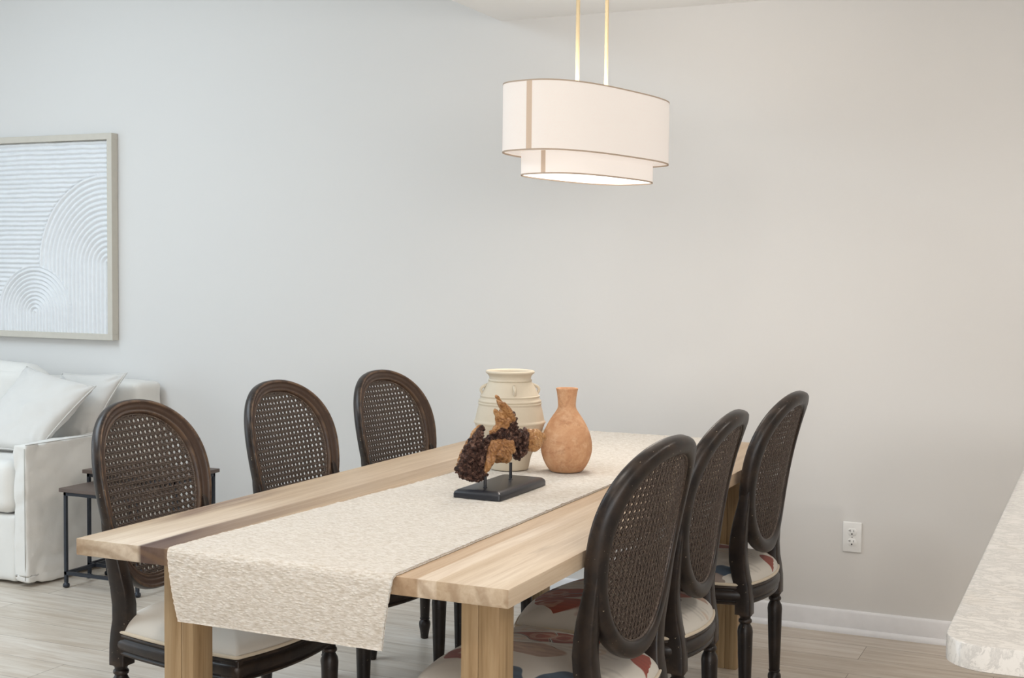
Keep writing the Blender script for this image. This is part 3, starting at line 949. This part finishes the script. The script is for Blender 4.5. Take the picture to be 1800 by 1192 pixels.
DRIFT_BLOBS = [
    ([(-0.0469, -0.1472, 0.0719, 0.0168), (-0.0399, -0.1398, 0.0646, 0.0184), (-0.0279, -0.1243, 0.0592, 0.0201), (-0.0182, -0.0975, 0.0535, 0.017), (-0.0116, -0.0796, 0.0549, 0.0121)], 1.0),
    ([(-0.0394, -0.1383, 0.0876, 0.0203), (-0.035, -0.1262, 0.1082, 0.0212), (-0.0286, -0.1087, 0.1339, 0.0196), (-0.0229, -0.093, 0.1572, 0.0159), (-0.0188, -0.0817, 0.1728, 0.0099)], 0.95),
    ([(-0.0556, -0.1361, 0.0848, 0.0103), (-0.0525, -0.1216, 0.112, 0.0104), (-0.0465, -0.1053, 0.1379, 0.0098), (-0.0379, -0.0874, 0.164, 0.0088), (-0.0262, -0.0728, 0.1802, 0.0072), (-0.0178, -0.0673, 0.1774, 0.0041)], 0.0),
    ([(-0.0252, -0.0875, 0.1206, 0.0247), (-0.029, -0.098, 0.0941, 0.026), (-0.0276, -0.0941, 0.0689, 0.0233), (-0.0187, -0.0697, 0.13, 0.0171)], 1.0),
    ([(-0.016, -0.0625, 0.1335, 0.0152), (-0.0141, -0.028, 0.1366, 0.0181), (-0.0048, -0.0023, 0.154, 0.0196), (0.0059, 0.0211, 0.1606, 0.0225), (0.0188, 0.0332, 0.1742, 0.0174)], 1.0),
    ([(0.0071, 0.0188, 0.144, 0.0253), (0.0217, 0.0411, 0.1452, 0.0197), (0.0053, -0.0038, 0.1351, 0.0223)], 1.0),
    ([(0.0199, 0.0363, 0.1654, 0.0163), (0.019, 0.0337, 0.1911, 0.0129), (0.0135, 0.0305, 0.2024, 0.0112)], 0.9),
    ([(0.0183, 0.0202, 0.1952, 0.0157), (0.0134, 0.0068, 0.2145, 0.014), (0.0098, -0.009, 0.2311, 0.0106), (0.0069, -0.0227, 0.2372, 0.0067)], 0.0),
    ([(0.008, 0.0154, 0.2063, 0.0123), (0.0018, -0.0017, 0.23, 0.0106), (-0.003, -0.0149, 0.2477, 0.0078), (-0.0057, -0.0223, 0.2552, 0.0053)], 0.0),
    ([(0.0051, -0.0044, 0.1884, 0.0139), (0.0092, 0.0069, 0.1735, 0.0123), (0.0012, -0.0033, 0.2077, 0.0106)], 0.15),
    ([(-0.0067, -0.0193, 0.2144, 0.0078), (-0.004, -0.0117, 0.1971, 0.01), (-0.0044, -0.007, 0.177, 0.0112), (-0.0104, -0.0235, 0.1643, 0.0111), (-0.0157, -0.0381, 0.16, 0.0067)], 0.1),
    ([(-0.0067, -0.0837, 0.0649, 0.0099), (-0.0067, -0.0777, 0.0765, 0.0143), (-0.0035, -0.0688, 0.095, 0.017), (0.0003, -0.0643, 0.114, 0.0171), (0.0042, -0.0536, 0.1296, 0.0152), (0.0125, -0.0191, 0.1261, 0.0183), (0.0237, -0.0001, 0.126, 0.0162)], 0.0),
    ([(0.0052, -0.0159, 0.1001, 0.0265), (0.0155, -0.0049, 0.091, 0.0173), (0.0045, -0.041, 0.1143, 0.0221), (0.0234, 0.0109, 0.1121, 0.0157)], 0.0),
    ([(0.0163, 0.0263, 0.1211, 0.0197), (0.0221, 0.054, 0.1438, 0.0212), (0.0307, 0.066, 0.1345, 0.0176), (0.0302, 0.0645, 0.109, 0.0204), (0.0247, 0.0494, 0.0934, 0.0175)], 1.0),
    ([(0.0319, 0.081, 0.1272, 0.0199), (0.0341, 0.0754, 0.1508, 0.0131)], 0.6),
    ([(0.0412, 0.0948, 0.1434, 0.0171), (0.0483, 0.1143, 0.1431, 0.0177), (0.0555, 0.134, 0.1342, 0.0155), (0.0591, 0.144, 0.1275, 0.0109)], 0.0),
    ([(0.0399, 0.0913, 0.115, 0.0177), (0.0463, 0.1089, 0.1105, 0.0166), (0.0527, 0.1264, 0.1161, 0.0161)], 0.0),
    ([(0.045, 0.0936, 0.1294, 0.0211), (0.0535, 0.117, 0.1273, 0.0183)], 0.0),
]
DB = DRIFT_BLOBS
bm = bmesh.new()
segs = []
for chain, burl in DB:
    for i in range(len(chain) - 1):
        a, b = chain[i], chain[i + 1]
        pa, pb = Vector(a[:3]), Vector(b[:3])
        n = max(2, int((pb - pa).length / .006))
        for k in range(n + 1):
            t = k / n
            c_ = pa.lerp(pb, t); r = a[3] + (b[3] - a[3]) * t
            segs.append((c_, r, burl))
            s_ = bmesh.ops.create_icosphere(bm, subdivisions=2, radius=r, matrix=Matrix.Translation(c_))
me = bpy.data.meshes.new('tmp'); bm.to_mesh(me); bm.free()
to = link('driftwood_body', me, dr)
rm = to.modifiers.new('r', 'REMESH'); rm.mode = 'VOXEL'; rm.voxel_size = .0017
sm = to.modifiers.new('s', 'SMOOTH'); sm.iterations = 3; sm.factor = .5
dg = bpy.context.evaluated_depsgraph_get(); dg.update()
me2 = bpy.data.meshes.new_from_object(to.evaluated_get(dg))
to.modifiers.clear(); to.data = me2
me2.name = 'driftwood_body'
vals = []
for v in me2.vertices:
    co = v.co.copy()
    num = den = 0
    for (c_, r, b_) in segs:
        d = max((co - c_).length - r, 0) + .0015
        w_ = 1 / d ** 3
        num += w_ * b_; den += w_
    vals.append(num / den)
nors = [v.normal.copy() for v in me2.vertices]
for v, b_, nn in zip(me2.vertices, vals, nors):
    co = v.co
    rough = .0055 * min(.5, noise.fractal(co * 95, .6, 2.2, 5)) - .009 * max(0, .25 - abs(noise.noise(co * 58 + Vector((5, 1, 2))))) * 4
    q = Vector((co.x * 60, (co.y + co.z * .6) * 62, (co.z - co.y * .6) * 16)) + Vector((1, 1, 1)) * .9 * noise.noise(co * 22)
    ridge = 1 - min(1, abs(noise.noise(q)) * 3.2)
    fold = -.0050 * ridge ** 1.5 + .0035 * noise.noise(co * 28) + .0004 * noise.noise(co * 150)
    v.co = co + nn * (rough * b_ + fold * (1 - b_))
at = me2.attributes.new('burl', 'FLOAT', 'POINT')
for i, b_ in enumerate(vals):
    at.data[i].value = b_ + .25 * (noise.noise(me2.vertices[i].co * 40))
for p in me2.polygons:
    p.use_smooth = True
me2.materials.clear(); me2.materials.append(M['drift'])

# ================================================================== pendant lamp
LX, LY, LROT, LN = -1.504, 3.879, -.194, 2.8
pl = root('pendant_light', 'two-tier oval linen drum pendant hanging over the table on twin brass rods', 'pendant lamp', (LX, LY, 1.63), LROT)
def se(a_, b_, n=120, e=LN):
    out = []
    for k in range(n):
        t = 2 * PI * k / n
        c, s = math.cos(t), math.sin(t)
        out.append((b_ * math.copysign(abs(c) ** (2 / e), c), a_ * math.copysign(abs(s) ** (2 / e), s)))
    return out
def shade(a_, b_, z0, z1, name, mat):
    bm = bmesh.new()
    rows = []
    for (d, z) in ((0, z0), (0, z0 + (z1 - z0) * .33), (0, z0 + (z1 - z0) * .66), (0, z1), (-.0025, z1), (-.0025, z0)):
        rows.append([Vector((x, y, z - 1.63)) for (x, y) in se(a_ + d, b_ + d)])
    grid_skin(bm, rows, closed_u=True, closed_v=True)
    bmesh.ops.recalc_face_normals(bm, faces=bm.faces)
    s_ = obj(name, bm, mat, pl, autosmooth=40)
    for (za, zb, nm) in ((z0 - .0005, z0 + .0035, 'hem'), (z1 - .0035, z1 + .0005, 'hem')):
        bm = bmesh.new()
        rows = [[Vector((x, y, z - 1.63)) for (x, y) in se(a_ + d, b_ + d)] for (d, z) in ((.0008, za), (.0008, zb), (-.003, zb), (-.003, za))]
        grid_skin(bm, rows, closed_u=True, closed_v=True)
        bmesh.ops.recalc_face_normals(bm, faces=bm.faces)
        obj(nm, bm, M['hem'], s_, autosmooth=40)
    # overlapped seam strip at the near end
    bm = bmesh.new()
    pts = se(a_ + .0008, b_ + .0008, 720)
    idx = [k for k in range(720) if SE0 <= (pts[k][0] / b_) <= SE1 and pts[k][1] < 0]
    rows = [[Vector((pts[k][0], pts[k][1], z - 1.63)) for k in idx] for z in (z0 + .0035, z1 - .0035)]
    grid_skin(bm, rows)
    bmesh.ops.recalc_face_normals(bm, faces=bm.faces)
    obj('seam', bm, M['shade_seam'], s_)
SE0, SE1 = .10, .225
shade(.369, .154, 1.707, 1.909, 'outer_shade', M['shade'])
shade(.287, .127, 1.644, 1.80, 'inner_shade', M['shade2'])
bm = bmesh.new()
for z in (1.6475, 1.6495):
    bm.faces.new([bm.verts.new((x, y, z - 1.63)) for (x, y) in (se(.2835, .1235) if z < 1.648 else se(.2835, .1235)[::-1])])
bmesh.ops.recalc_face_normals(bm, faces=bm.faces)
obj('diffuser', bm, M['diff'], pl, smooth=False)
bm = bmesh.new()   # white top plate of the inner drum, closes the gap between the tiers
rows = [[Vector((x, y, z - 1.63)) for (x, y) in se(a_, b_)] for (a_, b_, z) in ((.2885, .1285, 1.712), (.366, .151, 1.712), (.366, .151, 1.714), (.2885, .1285, 1.714))]
grid_skin(bm, rows, closed_u=True, closed_v=True)
bmesh.ops.recalc_face_normals(bm, faces=bm.faces)
obj('tier_ring', bm, M['shade2'], pl, smooth=False)
ROD_Y = (-0.0758, 0.0928)
for yy in ROD_Y:
    bm = bmesh.new(); lathe(bm, [(.0062, .17), (.0062, H - .028 - 1.63)], 16, c=(0, yy, 0))
    lathe(bm, [(.0075, .27), (.0075, .285)], 16, c=(0, yy, 0))
    obj('rod', bm, M['brass'], pl, autosmooth=40)
bm = bmesh.new(); box(bm, (-.06, (ROD_Y[0] + ROD_Y[1]) / 2 - .17, H - .03 - 1.63), (.06, (ROD_Y[0] + ROD_Y[1]) / 2 + .17, H - 1.6305), .006, 2)
obj('canopy', bm, M['brass'], pl, autosmooth=40)
bm = bmesh.new()   # spider bar that holds the shade on the rods
box(bm, (-.008, -.36, 1.885 - 1.63), (.008, .36, 1.891 - 1.63)); box(bm, (-.145, -.006, 1.885 - 1.63), (.145, .006, 1.891 - 1.63))
obj('spider', bm, M['brass'], pl, smooth=False)
lt = bpy.data.lights.new('pendant_bulb', 'AREA'); lt.shape = 'ELLIPSE'; lt.size = .22; lt.size_y = .5; lt.energy = 5.0; lt.color = (1.0, .90, .80)
lo = bpy.data.objects.new('pendant_bulb', lt); C.objects.link(lo); lo.parent = pl; lo.location = (0, 0, 1.643 - 1.63)
lu = bpy.data.lights.new('pendant_uplight', 'AREA'); lu.shape = 'ELLIPSE'; lu.size = .24; lu.size_y = .6; lu.energy = 8.0; lu.color = (1.0, .95, .90)
lo = bpy.data.objects.new('pendant_uplight', lu); C.objects.link(lo); lo.parent = pl; lo.location = (0, 0, 1.90 - 1.63); lo.rotation_euler = (PI, 0, 0)

# ================================================================== relief picture
PX1, PX0, PZ0, PZ1 = -4.385, -5.385, 1.0035, 1.9995
art = root('wall_art', 'square white plaster relief of arches and ridges in a pale oak frame above the sofa', 'wall art', ((PX0 + PX1) / 2, D - .022, PZ0))
AO = ((PX0 + PX1) / 2, D - .022, PZ0)
bm = bmesh.new()
fw = .030; yf, yb = 4.990, D - .0015
for (a, b) in (((PX0, yf, PZ0), (PX1, yb, PZ0 + fw)), ((PX0, yf, PZ1 - fw), (PX1, yb, PZ1)), ((PX0, yf, PZ0 + fw), (PX0 + fw, yb, PZ1 - fw)), ((PX1 - fw, yf, PZ0 + fw), (PX1, yb, PZ1 - fw))):
    box(bm, a, b, .0012, 1)
obj('frame', bm, M['frame'], art, off=AO, autosmooth=30)
def relief(x, z):
    zz = z + .004 * noise.noise(Vector((x * 5, z * 5, 1))) + .002 * noise.noise(Vector((x * 16, z * 16, 4)))
    xx = x + .003 * noise.noise(Vector((x * 6, z * 6, 8)))
    def arch(cx, cz, R, sp):
        dx = xx - cx
        d = math.hypot(dx, zz - cz) if zz > cz else abs(dx)
        return d
    ds = arch(-4.896, 1.128, .24, .021)
    db = arch(-4.432, 1.375, .43, .0255)
    if ds < .236:
        k = ds / .0205; e = (.236 - ds)
    elif db < .435:
        k = db / .0255; e = (.435 - db)
    else:
        k = zz / .0232; e = 1
    f = k - math.floor(k)
    prof = (math.sin(PI * f)) ** .9
    lift = .003 if e < .03 else 0
    return .0150 * prof + lift * min(1, e / .006) + .0008 * noise.noise(Vector((x * 70, z * 70, 3)))
bm = bmesh.new()
nx, nz = 300, 330
ax0, ax1 = PX0 + fw - .001, PX1 - fw + .001
xvis = -5.2
rows = []
for j in range(nz + 1):
    z = PZ0 + fw - .001 + (PZ1 - PZ0 - 2 * fw + .002) * j / nz
    rows.append([Vector((ax0 + (ax1 - ax0) * i / nx, 5.022 - relief(ax0 + (ax1 - ax0) * i / nx, z), z)) for i in range(nx + 1)])
grid_skin(bm, rows)
obj('relief_panel', bm, M['plaster'], art, off=AO)

# ================================================================== sofa
sf = root('sofa', 'oatmeal slipcovered sofa with a low square arm under the relief picture', 'sofa', (-5.15, 4.6, 0))
SO = (-5.15, 4.6, 0)
def flare(p, nn):
    # slipcover hangs and flares a little towards the floor
    if p.z < .30:
        k = (.30 - p.z) / .30
        p = p + Vector((.022 * k * (1 if p.x > -5.15 else -1), -.012 * k, 0))
        p.x += .006 * k * math.sin(p.y * 22) ; p.y += .006 * k * math.sin(p.x * 24)
        if p.z < .04:
            p.z += .010 + .008 * math.sin(p.x * 13 + p.y * 9)
    return p
bm = bmesh.new(); softbox(bm, (-6.10, 4.19, .012), (-4.212, 4.97, .30), .02, (90, 30, 16), .005, 7, 3, fn=None)
obj('base', bm, M['sofa'], sf, off=SO)
for s, (xa, xb) in ((1, (-4.217, -4.140)), (-1, (-6.175, -6.098))):
    bm = bmesh.new(); softbox(bm, (xa, 4.178, .004), (xb, 4.93, .607), .014, (14, 60, 56), .0095, 9, 1.3 + s, fn=flare)
    a_ = obj('arm', bm, M['sofa'], sf, off=SO)
    bm = bmesh.new()
    tube(bm, [(xb - .003, 4.174, z) for z in (.03, .15, .30, .45, .59)] , .0018, 6)
    tube(bm, [(xb - .002, y, .6045) for y in (4.18, 4.3, 4.5, 4.7, 4.9)], .0018, 6)
    obj('piping', bm, M['seam'], a_, off=SO)
bm = bmesh.new(); softbox(bm, (-6.10, 4.84, .04), (-4.100, 5.018, .825), .035, (80, 10, 30), .006, 6, 5)
obj('backrest', bm, M['sofa'], sf, off=SO)
for (xa, xb) in ((-5.150, -4.222), (-6.09, -5.156)):
    bm = bmesh.new(); softbox(bm, (xa, 4.165, .305), (xb, 4.83, .53), .05, (50, 34, 14), .005, 6, xa, bulge=.012)
    obj('seat_cushion', bm, M['sofa'], sf, off=SO)
for (xa, xb) in ((-5.36, -4.60), (-6.09, -5.37)):
    bm = bmesh.new(); softbox(bm, (xa, 4.66, .535), (xb, 4.845, .885), .07, (44, 16, 26), .009, 7, xb, bulge=.02)
    obj('back_cushion', bm, M['sofa'], sf, off=SO)
def pillow(name, c4, thick, label, seed):
    """c4: TL, TR, BR, BL corners"""
    TL, TR, BR, BL = [Vector(p) for p in c4]
    cen = (TL + TR + BR + BL) / 4
    nrm = ((TR - TL).cross(BL - TL)).normalized()
    bm = bmesh.new()
    n = 40
    faces = []
    for side in (1, -1):
        rows = []
        for j in range(n + 1):
            row = []
            for i in range(n + 1):
                u = -1 + 2 * i / n; v = -1 + 2 * j / n
                # pull the edges in between the corners
                uu = u * (1 - .07 * (1 - v * v) * abs(u) ** 2); vv = v * (1 - .07 * (1 - u * u) * abs(v) ** 2)
                p = BL.lerp(BR, (uu + 1) / 2).lerp(TL.lerp(TR, (uu + 1) / 2), (vv + 1) / 2)
                h = ((1 - u ** 2) * (1 - v ** 2)) ** .42 * thick / 2
                wr = .014 * noise.noise(p * 9 + Vector((seed, 0, side))) + .006 * abs(noise.noise(p * 20 + Vector((seed, 3, side))))
                # gathers at the corners
                cr = max(0, abs(u) + abs(v) - 1.25)
                wr += .02 * cr * math.sin(math.atan2(v - math.copysign(1, v), u - math.copysign(1, u)) * 9)
                edge = min(1, (1 - max(abs(u), abs(v))) * 8)
                p = p + nrm * side * (h + wr * edge)
                row.append(p)
            rows.append(row)
        grid_skin(bm, rows)
    bmesh.ops.remove_doubles(bm, verts=bm.verts, dist=.0004)
    bmesh.ops.recalc_face_normals(bm, faces=bm.faces)
    lo_ = min(BL.z, BR.z)
    r = root(name, label, 'pillow', (cen.x, cen.y, lo_), 0, 'pale throw pillows on the sofa')
    O = (cen.x, cen.y, lo_)
    obj('cover', bm, M['pillow'], r, off=O)
    bm = bmesh.new()
    pts = []
    def Q(u, v):
        uu = u * (1 - .07 * (1 - v * v)); vv = v * (1 - .07 * (1 - u * u))
        return BL.lerp(BR, (uu + 1) / 2).lerp(TL.lerp(TR, (uu + 1) / 2), (vv + 1) / 2)
    for k in range(21): pts.append(Q(-1 + k / 10, -1))
    for k in range(1, 21): pts.append(Q(1, -1 + k / 10))
    for k in range(1, 21): pts.append(Q(1 - k / 10, 1))
    for k in range(1, 21): pts.append(Q(-1, 1 - k / 10))
    tube(bm, pts, .003, 6)
    obj('piping', bm, M['pillow'], r, off=O)
pillow('throw_pillow', [(-4.575, 4.63, .895), (-4.125, 4.585, .825), (-4.245, 4.34, .545), (-4.60, 4.30, .545)], .13, 'front pale linen throw pillow leaning on the sofa arm', 1)
pillow('throw_pillow', [(-4.50, 4.775, .855), (-4.095, 4.755, .875), (-4.230, 4.63, .552), (-4.53, 4.67, .552)], .09, 'pale throw pillow tucked behind the front pillow, its corner pointing up', 4)

# ================================================================== nesting side tables
def side_table(name, x0, x1, y0, y1, h, label):
    r = root(name, label, 'side table', ((x0 + x1) / 2, (y0 + y1) / 2, 0), 0, 'nested side tables')
    O = ((x0 + x1) / 2, (y0 + y1) / 2, 0)
    bm = bmesh.new(); box(bm, (x0, y0, h - .016), (x1, y1, h), .0015, 1)
    obj('table_top', bm, M['walnut'], r, off=O, autosmooth=30)
    i = .014; t = .0125
    bm = bmesh.new()
    zb = .055
    box(bm, (x0 + i, y0 + i, h - .032), (x1 - i, y0 + i + t, h - .0165)); box(bm, (x0 + i, y1 - i - t, h - .032), (x1 - i, y1 - i, h - .0165))
    box(bm, (x0 + i, y0 + i, h - .032), (x0 + i + t, y1 - i, h - .0165)); box(bm, (x1 - i - t, y0 + i, h - .032), (x1 - i, y1 - i, h - .0165))
    obj('frame', bm, M['iron'], r, off=O, smooth=False)
    bm = bmesh.new()
    box(bm, (x0 + i, y0 + i, zb), (x1 - i, y0 + i + t, zb + .014))
    box(bm, (x0 + i, y0 + i, zb), (x0 + i + t, y1 - i, zb + .014)); box(bm, (x1 - i - t, y0 + i, zb), (x1 - i, y1 - i, zb + .014))
    obj('stretcher', bm, M['iron'], r, off=O, smooth=False)
    for (lx, ly) in ((x0 + i, y0 + i), (x1 - i - t, y0 + i), (x0 + i, y1 - i - t), (x1 - i - t, y1 - i - t)):
        bm = bmesh.new(); box(bm, (lx, ly, .022), (lx + t, ly + t, h - .0165))
        g = obj('leg', bm, M['iron'], r, off=O, smooth=False)
        bm = bmesh.new(); lathe(bm, [(.006, 0), (.0135, .003), (.0145, .010), (.013, .016), (.008, .019), (.007, .024)], 16, c=(lx + t / 2, ly + t / 2, 0))
        obj('foot', bm, M['iron'], g, off=O)
    return r
side_table('side_table', -4.020, -3.600, 4.240, 4.535, .425, 'smaller black iron and wood side table beside the sofa arm, lowest of the nest')
side_table('side_table', -4.052, -3.550, 4.415, 4.720, .478, 'larger black iron and wood side table standing over the smaller one')

# ================================================================== wall outlet
ox, oz = -.8695, .3665
ou = root('wall_outlet', 'white duplex electrical outlet on the beige wall above the baseboard', 'outlet', (ox, D - .001, oz))
OO = (ox, D - .001, oz)
bm = bmesh.new(); box(bm, (ox - .035, D - .0065, oz - .0572), (ox + .035, D - .0003, oz + .0572), .003, 3)
obj('cover_plate', bm, M['plastic'], ou, off=OO, autosmooth=60)
for s in (-1, 1):
    cz = oz + s * .0195
    bm = bmesh.new()
    rows = []
    for (rr, yy) in ((1.0, D - .006), (1.0, D - .0078), (.95, D - .0083)):
        row = []
        for k in range(40):
            a = 2 * PI * k / 40
            x = .0170 * math.cos(a) * rr; z = max(-.0140, min(.0140, .0172 * math.sin(a))) * rr
            row.append(Vector((ox + x, yy, cz + z)))
        rows.append(row)
    R_ = grid_skin(bm, rows, closed_u=True); bm.faces.new(R_[-1])
    bmesh.ops.recalc_face_normals(bm, faces=bm.faces)
    g = obj('receptacle', bm, M['plastic'], ou, off=OO, autosmooth=40)
    bm = bmesh.new()
    yq0, yq1 = D - .0087, D - .0080
    box(bm, (ox - .0078, yq0, cz + .0005), (ox - .0060, yq1, cz + .0095))
    box(bm, (ox - .0128, yq0, cz + .0040), (ox - .0060, yq1, cz + .0058))
    box(bm, (ox + .0052, yq0, cz + .0010), (ox + .0070, yq1, cz + .0085))
    for k in range(1):
        r_ = bmesh.ops.create_cone(bm, cap_ends=True, segments=16, radius1=.0028, radius2=.0028, depth=.0007, matrix=Matrix.Translation((ox - .0005, D - .0084, cz - .0072)) @ Matrix.Rotation(PI / 2, 4, 'X'))
    box(bm, (ox - .0033, yq0, cz - .0072), (ox + .0023, yq1, cz - .0048))
    obj('slot', bm, M['slot'], g, off=OO, smooth=False)
    # thin dark shadow gap round the receptacle
bm = bmesh.new()
r_ = bmesh.ops.create_cone(bm, cap_ends=True, segments=16, radius1=.0028, radius2=.0024, depth=.0010, matrix=Matrix.Translation((ox, D - .0069, oz)) @ Matrix.Rotation(PI / 2, 4, 'X'))
obj('screw', bm, M['metal'], ou, off=OO)

# ================================================================== kitchen peninsula
CX0, CY0, CY1, CX1, CZ = -.1815, 1.700, 4.10, .84, .900
ct = root('countertop', 'pale speckled stone countertop slab with a rounded corner, lower right', 'countertop', ((CX0 + CX1) / 2, (CY0 + CY1) / 2, CZ - .034))
bm = bmesh.new()
cr = .055
pts = []
for k in range(13):
    a = PI + PI / 2 * k / 12
    pts.append((CX0 + cr + cr * math.cos(a), CY0 + cr + cr * math.sin(a)))
pts += [(CX1, CY0), (CX1, CY1), (CX0, CY1)]
rows = [[Vector((p[0] + (.4 - p[0]) * k, p[1] + (2.9 - p[1]) * k, z)) for p in pts] for (k, z) in ((.003, CZ - .034), (0, CZ - .032), (0, CZ - .0025), (.001, CZ - .0006), (.0025, CZ))]
R_ = grid_skin(bm, rows, closed_u=True); bm.faces.new(R_[0][::-1]); bm.faces.new(R_[-1])
bmesh.ops.recalc_face_normals(bm, faces=bm.faces)
obj('slab', bm, M['quartz'], ct, off=((CX0 + CX1) / 2, (CY0 + CY1) / 2, CZ - .034), autosmooth=40)
cb = root('base_cabinet', 'white panelled base cabinet under the stone countertop', 'cabinet', (.45, 2.95, 0))
bm = bmesh.new(); box(bm, (.10, 1.98, .09), (.80, 4.02, CZ - .0345), .002, 1); box(bm, (.14, 2.02, 0), (.76, 3.98, .09))
obj('carcass', bm, M['cab'], cb, off=(.45, 2.95, 0), smooth=False)
bm = bmesh.new()
for k in range(4):
    y0 = 2.0 + k * .505
    box(bm, (.088, y0, .12), (.1, y0 + .49, CZ - .05), .003, 1)
obj('panel', bm, M['cab'], cb, off=(.45, 2.95, 0), smooth=False)
